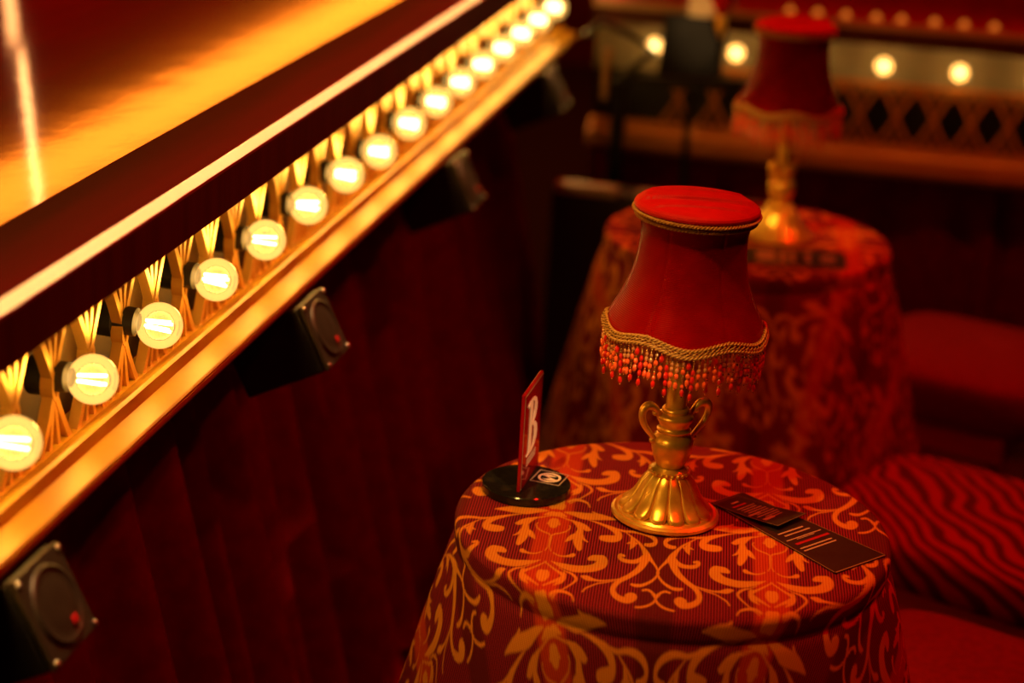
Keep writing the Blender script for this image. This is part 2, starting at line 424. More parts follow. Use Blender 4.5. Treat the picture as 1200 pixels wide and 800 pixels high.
# ------------------------------------------------------------------ marquee bulbs
def point_light(name, loc, power, col, rad, parent=None):
    l = bpy.data.lights.new(name, 'POINT'); l.energy = power; l.color = col; l.shadow_soft_size = rad
    o = bpy.data.objects.new(name, l); COL.objects.link(o); o.location = loc
    if parent: o.parent = parent
    return o
WARM = (1, .50, .10)
def make_bulb(r):
    t = empty('globe_bulb')
    bm = bmesh.new(); bmesh.ops.create_uvsphere(bm, u_segments=32, v_segments=20, radius=r)
    obj('globe', bm, M['bulb_glass'], t, True, 180)
    bm = bmesh.new()
    for k in range(4):
        a = 2*PI*k/4+.4
        tube(bm, [(-r*.60, .16*r*math.cos(a), .16*r*math.sin(a)), (r*.50, .24*r*math.cos(a), .24*r*math.sin(a))], .0019, 8)
    obj('filament', bm, M['filament'], t)
    bm = bmesh.new(); Mx = Matrix.Rotation(PI/2, 4, 'Y')
    rings = lathe(bm, [(r*.40, -r*.92), (r*.62, -r*1.02), (r*.62, -r*1.9), (r*.8, -r*1.95), (r*.8, -r*2.6)], 20, close=True)
    bmesh.ops.transform(bm, matrix=Mx, verts=bm.verts)
    obj('socket', bm, M['black'], t, True, 30)
    return t
ORD = ['first', 'second', 'third', 'fourth', 'fifth', 'sixth', 'seventh', 'eighth', 'ninth', 'tenth', 'eleventh', 'twelfth', 'thirteenth', 'fourteenth', 'fifteenth', 'sixteenth', 'seventeenth', 'eighteenth']
bulb0 = make_bulb(.0262)
rb = random.Random(5)
for i in range(-4, 16):
    o = bulb0 if i == -4 else copy_tree(bulb0)
    o.location = st(-.7727, A0+STEP*i, .950 - (.006 if i == 7 else 0)); o.rotation_euler = (rb.uniform(-.5, .5), rb.uniform(-.06, .06), SROT+rb.uniform(-.08, .08))
    if 0 <= i < 16:
        lab = ('lit clear globe bulb nearest the camera on the left stage, cut by the picture edge' if i == 0 else
               'lit clear globe bulb on the left stage front, %s counted from the camera end' % ORD[i])
        if i == 15: lab = 'lit globe bulb at the far end of the left stage front, last of its row'
    else: lab = 'lit globe bulb of the left stage row just outside the picture'
    tag(o, lab, 'light bulb', 'globe bulbs along the left stage front')
    point_light('bulb_light', o.location, .40, WARM, .02)

# ------------------------------------------------------------------ small speakers under the left stage
def make_speaker():
    t = empty('speaker')      # origin: middle of the face; local x out of the face, y along the stage, z up the face
    w, h, d = .095, .092, .12
    bm = bmesh.new(); box(bm, -d, -.004, -w/2, w/2, -h/2, h/2, bev=.004)
    obj('cabinet', bm, M['black'], t)
    bm = bmesh.new(); box(bm, -.0035, .0025, -w/2, w/2, -h/2, h/2, bev=.002)
    pl = obj('front_plate', bm, M['grille'], t)
    bm = bmesh.new(); lathe(bm, [(.0, .0055), (.012, .0062), (.024, .0055), (.0325, .0035), (.036, .006), (.039, .0045), (.040, .0022)], 40)
    bmesh.ops.transform(bm, matrix=Matrix.Rotation(PI/2, 4, 'Y'), verts=bm.verts)
    obj('grille', bm, M['grille'], t, True, 50)
    bm = bmesh.new(); box(bm, .0052, .0075, .006, .016, -.025, -.017, bev=.001)
    b = obj('badge', bm, M['ink_red'], t)
    for sy in (-1, 1):
        for sz in (-1, 1):
            bm = bmesh.new(); ellipsoid(bm, (.0035, sy*.042, sz*.0405), .003, .0035, .0035)
            obj('screw', bm, M['screw'], t, True)
    return t
sp0 = make_speaker(); TILT = math.radians(26)
for i, lab in enumerate(['small black speaker with round grille in the lower left corner', 'small black speaker under the gold moulding, second from the camera',
                         'small black speaker under the gold moulding, third from the camera', 'small black speaker farthest away under the stage corner']):
    o = sp0 if i == 0 else copy_tree(sp0)
    a = 1.513 + .845*i
    o.matrix_world = Matrix.Translation(st(-.700, a, .830-.001)) @ Matrix.Rotation(SROT, 4, 'Z') @ Matrix.Rotation(-TILT, 4, 'Y')
    tag(o, lab, 'speaker', 'small speakers under the left stage')

# ------------------------------------------------------------------ right stage (further back, front facing the camera); local x along the edge, y into depth
DR = 4.60
t = empty('stage_platform', (0, 0, 0), SROT)
tag(t, 'rear stage front with tan edge strip, grey bulb panel and brown lattice', 'stage')
def zr(d, s): return CZ + d*s
X0, X1 = -.715, 2.2
zt, zl, zf = zr(4.55, -.1567), zr(4.55, -.1605), zr(4.55, -.1681)
bm = bmesh.new(); box(bm, X0, X1, 4.556, 6.6, zt-.03, zt-.001)
obj('deck', bm, M['deck_rear'], t)
bm = bmesh.new(); box(bm, X0, X1, 4.548, 4.5555, zl, zt, bev=.0015)
obj('nosing', bm, M['nosing_tan'], t)
bm = bmesh.new(); box(bm, X0, X1, 4.55, 4.565, zf, zl-.0002)
obj('fascia', bm, M['fascia'], t)
bm = bmesh.new(); box(bm, X0, X1, 4.63, 4.645, zr(4.60, -.1887)-.02, zf+.02)
obj('back_panel', bm, M['backpanel_matt'], t)
zl1, zl0 = zr(4.60, -.1887), zr(4.60, -.2195)
bm = bmesh.new(); box(bm, X0, X1, 4.66, 4.67, zl0-.02, zl1-.021)
obj('dark_backing', bm, M['black'], t)
d0 = ray(1050, 141); k0 = 4.60/d0.dot(DV); xk = (d0*k0).dot(NV)
xs = [xk+.0855*k for k in range(-40, 40) if X0+.16 < xk+.0855*k < X1-.05]
bm = lattice(0, .012, xs, .0855, zl0, zl1, .0088, True)
bmesh.ops.transform(bm, matrix=Matrix(((0, 1, 0, 0), (-1, 0, 0, 4.612), (0, 0, 1, 0), (0, 0, 0, 1))), verts=bm.verts)
obj('lattice_panel', bm, M['trim_red_lit'], t)
bm = bmesh.new(); solid_sweep(bm, [(4.645, zl0), (4.595, zl0), (4.592, zl0-.012), (4.572, zl0-.02), (4.568, zl0-.05), (4.58, zr(4.57, -.2354)), (4.645, zr(4.57, -.2354))], X0, X1)
bmesh.ops.transform(bm, matrix=Matrix(((0, 1, 0, 0), (1, 0, 0, 0), (0, 0, 1, 0), (0, 0, 0, 1))), verts=bm.verts)
obj('gold_moulding', bm, M['trim_red_lit'], t)
bm = bmesh.new(); box(bm, X0, X1, 4.75, 6.6, .01, zl0-.03)
obj('substructure', bm, M['black'], t)
bm = pleats(X0, X1, -4.68, -4.60, zl0-.07, .012, .13, .045, 9)
bmesh.ops.transform(bm, matrix=Matrix(((0, 1, 0, 0), (-1, 0, 0, 0), (0, 0, 1, 0), (0, 0, 0, 1))), verts=bm.verts)
cu = obj('stage_curtain', bm, M['velvet'], smooth=True, sharp=80); cu.rotation_euler.z = SROT
tag(cu, 'dark red velvet curtain hanging below the rear stage', 'curtain')

labs = {-4: 'lit bulb on the rear stage panel beside the left stage corner', -3: 'lit bulb on the rear stage, just left of the rear lamp shade',
        -2: 'lit bulb on the rear stage directly behind the rear lamp shade', -1: 'lit bulb on the rear stage, first to the right of the rear lamp',
        0: 'lit bulb on the rear stage, second to the right of the rear lamp', 1: 'lit bulb on the rear stage cut by the right picture edge'}
labs[-5] = labs[-4]; labs[-4] = 'lit bulb on the rear stage seen beside the music stand'
for i in range(-4, 4):
    o = copy_tree(bulb0)
    px = {-4: -.567, -3: -.3746}.get(i, .139+.1725*i)
    o.location = st(px, 4.578, CZ-.71*4.578/3.98); o.rotation_euler = (rb.uniform(-.5, .5), 0, SROT-PI/2)
    o.scale = (.82, .82, .82)
    tag(o, labs.get(i, 'lit bulb of the rear stage row just outside the picture'), 'light bulb', 'bulbs on the rear stage panel')
    point_light('bulb_light', o.location, .10 if i > -4 else .07, (1, .52, .16), .02)

# added glowing domes on the rear deck, standing for mirrored lights, half hidden by its edge
bm = bmesh.new(); ellipsoid(bm, (0, 0, .004), .007, .007, .008, 16, 10); lathe(bm, [(.011, -.0005), (.011, .003), (.008, .004)], 16)
fl = None
for k, px in enumerate((925, 958, 991, 1027, 1057, 1096, 1131, 1167)):
    d = ray(px, 20); kk = 4.60/d.dot(DV); xx = (d*kk).dot(NV)
    if fl is None: fl = o = obj('dome', bm, M['dome'], smooth=True)
    else: o = fl.copy(); COL.objects.link(o)
    o.location = st(xx, 4.60, zt+.0005)
    tag(o, 'tiny glowing amber footlight on the rear deck edge, %s from the rear lamp' % ORD[k], 'dome', 'glowing amber domes on the rear deck edge')

# ------------------------------------------------------------------ damask motif, drawn once as one half repeat
TZ = .74
AX = Vector((.0592, 2.0614, TZ)); E2 = Vector((.09, .996, 0)).normalized(); E1 = Vector((E2.y, -E2.x, 0))
HW, HH = .1233, .2465
def to_tile(x, y):
    P = onz(x, y, TZ)-AX; return P.dot(E1), P.dot(E2)
Q4 = lambda pts: [(630+x/8, 600+y/8, w/16) for x, y, w in pts]
strokes = [Q4(s) for s in [
    [(130, 458, 6), (180, 482, 26), (250, 506, 50), (330, 526, 62), (400, 532, 64), (480, 528, 66), (550, 512, 76), (600, 480, 100), (605, 452, 96), (570, 432, 62), (520, 428, 52), (485, 436, 34)],
    [(480, 72, 8), (560, 98, 16), (640, 128, 26), (710, 160, 44), (752, 198, 60), (760, 232, 66), (720, 248, 64), (650, 246, 62), (600, 240, 46)],
    [(250, 0, 10), (330, 12, 36), (440, 36, 62), (560, 44, 60), (660, 56, 36), (740, 72, 8)],
    [(640, 128, 12), (740, 158, 18), (820, 178, 20), (900, 184, 22), (980, 197, 28), (1060, 224, 34), (1105, 262, 38), (1096, 296, 38), (1050, 308, 36), (1012, 304, 28)],
    [(830, 190, 8), (890, 236, 16), (950, 285, 22), (990, 340, 36), (1020, 395, 60), (1050, 432, 40), (1085, 475, 24), (1115, 520, 20), (1132, 566, 22), (1112, 605, 22), (1060, 650, 24), (980, 684, 28), (920, 686, 30), (880, 676, 22)],
    [(1010, 410, 50), (965, 445, 44), (910, 462, 38), (850, 460, 34), (798, 446, 36), (768, 420, 36), (776, 402, 32), (812, 408, 20)],
    [(1025, 420, 70), (985, 490, 66), (930, 550, 52), (850, 602, 42), (770, 642, 42), (722, 685, 48), (705, 730, 52), (724, 775, 54), (780, 812, 54), (850, 822, 64), (900, 796, 64), (870, 780, 56), (830, 782, 30)],
    [(850, 602, 12), (770, 626, 14), (700, 636, 14), (600, 642, 16), (530, 634, 22), (470, 618, 46), (435, 606, 34), (412, 600, 16)],
    [(740, 640, 8), (640, 656, 12), (560, 668, 12), (500, 690, 14), (450, 712, 16), (420, 742, 16)],
    [(330, 82, 18), (380, 116, 46), (400, 160, 52), (385, 215, 78), (376, 262, 86), (382, 300, 76), (390, 335, 52)],
    [(375, 215, 40), (330, 228, 46), (290, 252, 34), (262, 272, 10)],
    [(390, 110, 40), (440, 140, 50), (470, 158, 40), (498, 166, 10)],
    [(410, 215, 40), (430, 250, 26), (468, 278, 8)],
    [(66, 22, 12), (110, 12, 30), (150, 14, 44), (190, 26, 26), (240, 50, 12), (290, 70, 12), (335, 84, 16)],
    [(148, 100, 90), (150, 102, 90)], [(148, 64, 20), (150, 136, 20)], [(95, 104, 16), (200, 100, 16)],
    [(300, 128, 12), (305, 145, 12), (270, 178, 12), (210, 196, 12), (150, 208, 12), (118, 236, 14), (108, 280, 12), (98, 320, 10), (70, 355, 10)],
    [(150, 380, 10), (190, 402, 12), (240, 412, 14), (290, 410, 22), (330, 402, 36), (344, 398, 20)],
    [(68, 462, 12), (120, 504, 16), (180, 548, 20), (228, 580, 32), (242, 605, 48), (222, 640, 46), (190, 662, 28), (150, 682, 8)],
    [(28, 560, 50), (34, 590, 100), (30, 620, 50)],
    [(205, 520, 8), (260, 552, 12), (315, 574, 20), (352, 605, 26), (360, 632, 26), (330, 664, 18), (270, 702, 14), (200, 742, 12), (130, 780, 10)],
    [(880, 238, 16), (890, 268, 40), (895, 296, 56), (880, 325, 30), (868, 345, 8)], [(890, 290, 30), (930, 292, 20), (945, 280, 8)], [(890, 280, 30), (858, 288, 16), (840, 292, 6)],
    [(985, 732, 20), (1030, 728, 22), (1070, 750, 22), (1110, 795, 20), (1090, 840, 22), (1040, 872, 22), (980, 888, 22), (920, 890, 20)],
    [(1115, 800, 20), (1140, 775, 20)],
    [(520, 0, 16), (560, 20, 20), (620, 30, 12)],
]]
# small ogee between the flower axis and the next repeat
strokes += [[(640+x/8, 500+y/8, w/16) for x, y, w in s] for s in [
    [(210, 700, 20), (270, 684, 26), (330, 690, 22), (390, 716, 18), (408, 750, 14)],
    [(150, 640, 10), (230, 612, 20), (300, 592, 36), (330, 560, 30), (320, 540, 12)],
    [(90, 700, 70), (110, 720, 90), (60, 740, 60)],
]]
TN = 560
tile = np.full((TN, TN), 99., np.float32)      # signed distance in photo pixels; x over [-HW,HW], y over one repeat
gx = (np.arange(TN)+.5)/TN*2*HW-HW; gy = (np.arange(TN)+.5)/TN*HH
def stamp(a, b, J, r):
    Ji = np.linalg.inv(J); ext = abs(J) @ np.array([r+3, r+3])
    for mx in (1, -1):
        for sh in (-2*HW, 0, 2*HW):
            ca = a*mx+sh
            ix = np.nonzero(abs(gx-ca) < ext[0])[0]
            if not len(ix): continue
            dyy = (gy-b+HH/2) % HH-HH/2; iy = np.nonzero(abs(dyy) < ext[1])[0]
            if not len(iy): continue
            dx = (gx[ix]-ca)*mx; dy = dyy[iy]
            X = Ji[0, 0]*dx[None, :]+Ji[0, 1]*dy[:, None]; Y = Ji[1, 0]*dx[None, :]+Ji[1, 1]*dy[:, None]
            sub = tile[np.ix_(iy, ix)]; tile[np.ix_(iy, ix)] = np.minimum(sub, np.sqrt(X*X+Y*Y)-r)
for s in strokes:
    P = np.array(s, float)
    for i in range(len(P)-1):
        p0, p1, p2, p3 = P[max(0, i-1)], P[i], P[i+1], P[min(len(P)-1, i+2)]
        n = max(3, int(np.hypot(*(p2-p1)[:2])/1.0)+1)
        for tt in np.linspace(0, 1, n):
            q = .5*((2*p1)+(-p0+p2)*tt+(2*p0-5*p1+4*p2-p3)*tt*tt+(-p0+3*p1-3*p2+p3)*tt**3)
            a, b = to_tile(q[0], q[1]); ax, bx = to_tile(q[0]+1, q[1]); ay, by = to_tile(q[0], q[1]+1)
            stamp(a, b, np.array([[ax-a, ay-a], [bx-b, by-b]]), max(.55, q[2]))
motif_tile = np.clip(.5-tile/1.3, 0, 1)
def sample_motif(a, b):
    fx = ((a+HW) % (2*HW))/(2*HW)*TN-.5; fy = (b % HH)/HH*TN-.5
    x0 = np.floor(fx).astype(int); y0 = np.floor(fy).astype(int); dx = fx-x0; dy = fy-y0
    g = lambda yy, xx: motif_tile[yy % TN, xx % TN]
    return g(y0, x0)*(1-dx)*(1-dy)+g(y0, x0+1)*dx*(1-dy)+g(y0+1, x0)*(1-dx)*dy+g(y0+1, x0+1)*dx*dy

def tablecloth(name, cx, cy, R, nt, top_n, drop_n, folds, flare, seed, org=None, lobes=()):
    """floor-length round cloth; radial arc length s; returns one mesh object"""
    org = org or AX
    s_top = np.linspace(.002, R-.008, top_n)
    s_edge = np.linspace(R-.008, R+.034, 22)[1:]
    s_drop = R+.034+np.linspace(0, 1, drop_n)[1:]**1.25*.655
    S = np.concatenate([s_top, s_edge, s_drop]); th = np.arange(nt)/nt*2*PI
    def prof(s):
        if s <= R-.008: return s, TZ
        q = s-(R-.008); arc = .008*PI/2
        if q < arc:
            an = q/.008; return R-.008+.008*math.sin(an), TZ-.008+.008*math.cos(an)
        d = q-arc
        return R, TZ-.008-d
    RZ = np.array([prof(s) for s in S]); r0 = RZ[:, 0]; z0 = RZ[:, 1]
    drop = np.clip(TZ-.030-z0, 0, None)
    rr = np.random.default_rng(seed)
    wav = np.zeros_like(th)
    for k, a, ph in folds: wav += a*np.cos(k*th+ph)
    lob = np.zeros_like(th)
    for c0, wd, a in lobes:
        d = (th-c0+PI) % (2*PI)-PI; lob += a*np.exp(-(d/wd)**2)
    lip = -.0015*np.exp(-((TZ-.030-z0)/.006)**2)*(z0 < TZ-.01)
    grow = np.minimum(1, drop/.30)
    Rm = r0[:, None]+lip[:, None]+(flare*drop**.85)[:, None]+(drop**.9)[:, None]*wav[None, :]*1.0+grow[:, None]*lob[None, :]
    X = cx+Rm*np.cos(th)[None, :]; Y = cy+Rm*np.sin(th)[None, :]; Z = np.repeat(z0[:, None], nt, 1)
    dz = (r0 > .02) & (z0 > TZ-.001)
    Z += (dz*.0)[:, None]
    V = np.stack([X, Y, Z], -1).reshape(-1, 3); ns = len(S)
    i = np.arange(ns-1)[:, None]*nt; k = np.arange(nt)[None, :]; k2 = (k+1) % nt
    Fq = np.stack([i+k, i+nt+k, i+nt+k2, i+k2], -1).reshape(-1, 4)
    me = bpy.data.meshes.new(name)
    cen = len(V); V = np.vstack([V, [[cx, cy, TZ]]])
    nq = len(Fq); me.vertices.add(len(V)); me.vertices.foreach_set('co', V.astype(np.float32).ravel())
    tri = np.stack([np.full(nt, cen), np.arange(nt), (np.arange(nt)+1) % nt], -1)
    loops = np.concatenate([Fq[:, ::-1].ravel() if False else Fq.ravel(), tri.ravel()])
    me.loops.add(len(loops)); me.loops.foreach_set('vertex_index', loops.astype(np.int32))
    me.polygons.add(nq+nt)
    starts = np.concatenate([np.arange(nq)*4, nq*4+np.arange(nt)*3]); me.polygons.foreach_set('loop_start', starts.astype(np.int32))
    me.update(calc_edges=True)
    # flat cloth coordinates: the cloth as cut, before draping
    cxy = np.stack([cx+S[:, None]*np.cos(th)[None, :], cy+S[:, None]*np.sin(th)[None, :]], -1).reshape(-1, 2)
    cxy = np.vstack([cxy, [[cx, cy]]])-np.array([org.x, org.y])
    a = cxy @ np.array([E1.x, E1.y]); b = cxy @ np.array([E2.x, E2.y])
    mo = sample_motif(a, b)
    am = np.abs((a+HW) % (2*HW)-HW)
    zz = np.clip((.022-am)/.006, 0, 1)-np.clip((am-(HW-.024))/.008, 0, 1)
    at = me.attributes.new('motif', 'FLOAT', 'POINT'); at.data.foreach_set('value', mo.astype(np.float32))
    at = me.attributes.new('weave', 'FLOAT_VECTOR', 'POINT'); at.data.foreach_set('vector', np.stack([a, b, zz], -1).astype(np.float32).ravel())
    me.validate()
    return link(name, me, M['cloth'])
T1 = Vector((.1964, 2.0850, TZ)); T2 = Vector((.405, 3.345, TZ))
c1 = tablecloth('tablecloth', T1.x, T1.y, .2515, 1500, 215, 210, [(5, .016, .9), (9, .020, 2.2), (14, .010, .4)], .19, 1, lobes=[(math.radians(185), .22, .012)])
tag(c1, 'floor-length damask cloth with orange scrolls on the nearer round table', 'tablecloth', 'damask tablecloths')
c2 = tablecloth('tablecloth', T2.x, T2.y, .2515, 420, 80, 80, [(6, .022, 1.2), (11, .022, .5)], .19, 2, org=Vector((.33, 3.30, 0)))
tag(c2, 'blurred dark red damask cloth on the farther round table', 'tablecloth', 'damask tablecloths')

# ------------------------------------------------------------------ table lamps
def make_lamp():
    t = empty('table_lamp')
    # foot: round plate with a stepped rim
    bm = bmesh.new(); lathe(bm, [(.0, .0), (.0605, .0), (.0628, .002), (.0625, .0055), (.0595, .0075), (.056, .0070), (.0535, .0095), (.020, .0105), (.0, .0105)], 72)
    obj('base_plate', bm, M['gold_antique'], t, True, 35)
    NF = 14
    bell = [(.0530, .0085), (.0535, .0110), (.0510, .0145), (.0460, .0185), (.0415, .0240), (.0375, .0305), (.0340, .0380), (.0300, .0455), (.0260, .0505), (.0215, .0545)]
    def flute(i, th, r, z):
        g = abs(((th*NF/(2*PI)+.5) % 1)-.5)*2      # 0 mid petal, 1 at the groove
        f = max(0, 1-i/9.5)
        dent = g**14
        rr = r*(1-.105*dent*(.45+.55*f)) + .0014*f*(1-g*g)
        if i <= 2: rr -= .006*g**3; z = z+.0035*g**3*(1-.2*i)
        return rr, z
    bm = bmesh.new(); lathe(bm, bell, NF*16, flute)
    obj('fluted_bell', bm, M['gold_antique'], t, True, 60)
    bm = bmesh.new(); lathe(bm, [(.020, .052), (.0222, .0535), (.0225, .0585), (.0190, .0605), (.0165, .0625)], 48)
    for k in range(22):
        a = 2*PI*k/22; ellipsoid(bm, (.0222*math.cos(a), .0222*math.sin(a), .0560), .0027, .0027, .0027, 8, 6)
    obj('bead_ring', bm, M['gold_antique'], t, True, 50)
    bm = bmesh.new()
    lathe(bm, [(.0155, .0600), (.0162, .0645), (.0188, .0690), (.0214, .0750), (.0232, .0820), (.0241, .0890), (.0240, .0940), (.0226, .0985), (.0190, .1020), (.0168, .1040), (.0195, .1055), (.0200, .1075), (.0178, .1090),
               (.0170, .1115), (.0178, .1150), (.0205, .1190), (.0218, .1225), (.0215, .1250), (.0185, .1270), (.0150, .1285), (.0158, .1300), (.0160, .1320), (.0145, .1340), (.0122, .1352)], 56)
    obj('urn', bm, M['gold_antique'], t, True, 50)
    bm = bmesh.new(); lathe(bm, [(.0118, .1345), (.0118, .185), (.0135, .187), (.0135, .192), (.009, .194), (.009, .228), (.0, .228)], 32)
    obj('stem', bm, M['gold_antique'], t, True, 40)
    hp = [(.0195, .1245), (.025, .1325), (.031, .1375), (.0375, .1375), (.0415, .1320), (.0415, .1240), (.0380, .1150), (.0325, .1075), (.0275, .1015), (.0240, .0965), (.0225, .0925)]
    cr = []
    for i in range(len(hp)-1):
        p0, p1, p2, p3 = (np.array(hp[min(max(j, 0), len(hp)-1)]) for j in (i-1, i, i+1, i+2))
        for tt in np.linspace(0, 1, 4, endpoint=False):
            cr.append(.5*((2*p1)+(-p0+p2)*tt+(2*p0-5*p1+4*p2-p3)*tt*tt+(-p0+3*p1-3*p2+p3)*tt**3))
    cr.append(np.array(hp[-1]))
    for s in (0, PI):
        bm = bmesh.new(); a = math.radians(24)+s
        rads = [.0030+.0022*math.sin(min(1, i/14)*PI*.62) if i < 16 else .0046-.0022*(i-16)/(len(cr)-16) for i in range(len(cr))]
        tube(bm, [(q[0]*math.cos(a), q[0]*math.sin(a), q[1]) for q in cr], rads, 10)
        ellipsoid(bm, (.0265*math.cos(a), .0265*math.sin(a), .0955), .0036, .0036, .0036, 10, 8)
        ellipsoid(bm, (.0255*math.cos(a), .0255*math.sin(a), .1285), .0038, .0038, .0032, 10, 8)
        obj('handle', bm, M['gold_antique'], t, True, 80)
    # shade: six panels, flared rim, sagging lower edge
    NS = 6
    def seam(th): return abs(((th+PI/2)*NS/(2*PI)) % 1-.5)*2       # 0 at mid panel?, 1 at seam
    def panel(th):
        g = abs((((th+PI/2)*NS/(2*PI))+.5) % 1-.5)*2               # 0 mid panel, 1 seam
        return g
    prof = [(.0925, .2310), (.0880, .2415), (.0825, .2530), (.0765, .2650), (.0710, .2780), (.0665, .2910), (.0632, .3050), (.0612, .3190), (.0602, .3320), (.0602, .3430), (.0620, .3530), (.0655, .3620), (.0690, .3690)]
    def shf(i, th, r, z):
        g = panel(th); f = max(0, 1-i/5.)
        rr = r*(1-.014*(1-math.cos(PI*g))/2*1.0)*(1-.016*math.exp(-((1-g)/.06)**2))
        zz = z-(.0075*f*(.5+.5*math.cos(PI*g)))+.002*f
        return rr, zz
    bm = bmesh.new(); lathe(bm, prof, NS*40, shf)
    bmesh.ops.solidify(bm, geom=bm.faces[:], thickness=.0012)
    sh = obj('lamp_shade', bm, M['shade'], t, True, 60)
    # gathered cap
    rc = .0692
    bm = bmesh.new(); cap = [(.0695, .3690), (.0700, .3715), (.0690, .3740), (.0660, .3760), (.058, .3785), (.046, .3800), (.032, .3808), (.016, .3812), (.002, .3813)]
    cp = np.array(cap); tq = np.linspace(0, len(cap)-1, 170); cap = [(float(np.interp(q, range(len(cp)), cp[:, 0])), float(np.interp(q, range(len(cp)), cp[:, 1]))) for q in tq]
    rings = lathe(bm, cap, 200)
    bm.faces.new(rings[-1])
    for v in bm.verts:
        y = v.co.y; rr = math.hypot(v.co.x, v.co.y)
        fold = 0
        for c, w, d in ((.030, .020, .0024), (-.014, .024, .0046), (-.041, .012, .0024)):
            q = (y-c-.05*v.co.x)          # gathered pleat: rises towards the front, then drops
            fold += d*math.exp(-q/w) if q >= .0012 else (d*max(0, q/.0012) if q > 0 else 0)
        v.co.z += fold*min(1, max(0, (.0685-rr)/.010))
    obj('cap', bm, M['shade_cap'], sh, True, 80)
    def rope(fn, ntw, r_tw, r_th, steps):
        bm = bmesh.new()
        for ph in (0, PI):
            pts = []
            for k in range(steps):
                th = 2*PI*k/steps; rr, zz = fn(th); tw = ntw*th+ph
                q = rr+r_tw*math.cos(tw); pts.append((q*math.cos(th), q*math.sin(th), zz+r_tw*math.sin(tw)))
            tube(bm, pts, r_th, 5, closed=True)
        return bm
    def edge(off_r, off_z):
        def fn(th):
            r, z = shf(0, th, .0925, .2310); return r+off_r, z+off_z
        return fn
    bm = rope(edge(.0014, .0000), 62, .0013, .0012, 660); bm2 = rope(edge(-.0014, .0074), 62, .0013, .0012, 660)
    for q in (bm2, rope(edge(.0004, .0037), 44, .0015, .0008, 560)):
        me = bpy.data.meshes.new('tmp'); q.to_mesh(me); q.free(); bm.from_mesh(me); bpy.data.meshes.remove(me)
    obj('lower_braid', bm, M['braid'], sh, True, 180)
    bm = rope(lambda th: (.0700, .3658), 52, .0012, .0011, 540); q = rope(lambda th: (.0668, .3598), 52, .0012, .0011, 540)
    me = bpy.data.meshes.new('tmp'); q.to_mesh(me); q.free(); bm.from_mesh(me); bpy.data.meshes.remove(me)
    obj('upper_braid', bm, M['braid'], sh, True, 180)
    # bead fringe: strands of gold, red and amber glass beads
    kinds = []
    for v in range(4):
        bm = bmesh.new(); z = -.001; L = (.036, .046, .030, .042)[v]; q = random.Random(v+20)
        seq = [('g', .0013), ('c', .0016), ('g', .0012), ('r', .0026), ('g', .0012), ('a' if v % 2 else 'c', .0020), ('g', .0012), ('r', .0022), ('g', .0011), ('a', .0024)]
        tube(bm, [(0, 0, .002), (0, 0, -L+.004)], .00035, 4, mi=0)
        while z > -L+.009:
            ty, r = seq[q.randrange(len(seq))]; hgt = r*(1.0 if ty == 'g' else 1.45 if ty != 'r' else 1.7)
            r *= 1.12; ellipsoid(bm, (0, 0, z-hgt), r, r, hgt, 8, 6, 'graс'.find(ty) if ty != 'c' else 3); z -= 2*hgt+.0003
        ellipsoid(bm, (0, 0, z-.0042), .0026, .0026, .0044, 8, 6, 1 if v % 2 else 2); ellipsoid(bm, (0, 0, z-.0093), .0009, .0009, .0012, 6, 4, 0)
        kinds.append(bm)
    protos = []
    NB = 96
    for k in range(NB):
        th = 2*PI*(k+.5)/NB; r, z = shf(0, th, .0925, .2310); v = (k*7+k//5) % 4
        if len(protos) < 4 and v >= len(protos): v = len(protos)
        if v == len(protos):
            o = obj('bead_strand', kinds[v], [M['bead_gold'], M['bead_red'], M['bead_amber'], M['bead_clear']], sh, True, 180); protos.append(o)
        else:
            o = protos[v].copy(); COL.objects.link(o); o.parent = sh
        o.location = (r*.992*math.cos(th), r*.992*math.sin(th), z-.002); o.rotation_euler = (random.uniform(-.05, .05), random.uniform(-.05, .05), th)
    return t
lamp = make_lamp()
LB = onz(779, 603, .7412); lamp.location = (LB.x, LB.y, .7416); lamp.rotation_euler = (0, .020, math.radians(-2))
tag(lamp, 'gold urn table lamp with red fringed shade, sharp on the nearer table', 'table lamp', 'fringed table lamps')
lamp2 = copy_tree(lamp); LB2 = onz(911, 276, .7412); lamp2.location = (LB2.x, LB2.y, .7412); lamp2.rotation_euler = (0, -.012, math.radians(28))
tag(lamp2, 'blurred gold table lamp with red fringed shade on the farther table', 'table lamp', 'fringed table lamps')

# ------------------------------------------------------------------ acrylic table sign
C0 = onz(617, 563, .752)
sign = empty('table_sign', (C0.x, C0.y, .7405))
tag(sign, 'red acrylic table sign with cream letter B on a round black base', 'table sign')
bm = bmesh.new(); lathe(bm, [(.0, .0), (.0515, .0), (.0528, .0012), (.0528, .0095), (.0515, .0108), (.0, .0110)], 72)
obj('base', bm, M['black_gloss'], sign, True, 40)
pA, pB = onz(609, 577, .7517), onz(630, 544, .7517)
e = (pB-pA).normalized(); wid = .094; nn = Vector((e.y, -e.x, 0)); pA = pA - Vector((C0.x, C0.y, .7405)); pA.z = .0111
PM = Matrix(((e.x, 0, nn.x, pA.x), (e.y, 0, nn.y, pA.y), (0, 1, 0, pA.z), (0, 0, 0, 1)))      # local x along panel, y up, z out of the printed face
PH = .1205
bm = bmesh.new(); box(bm, 0, wid, 0, PH, -.004, 0, bev=.0006)
o = obj('panel', bm, M['acrylic_red'], sign); o.matrix_local = PM
bm = bmesh.new()
box(bm, .002, wid-.002, PH-.0035, PH-.002, .0002, .0006); box(bm, .0015, .003, .002, PH-.002, .0002, .0006)
o = obj('panel_border', bm, M['card_edge'], sign); o.matrix_local = PM; o['label'] = 'thin tan border line'
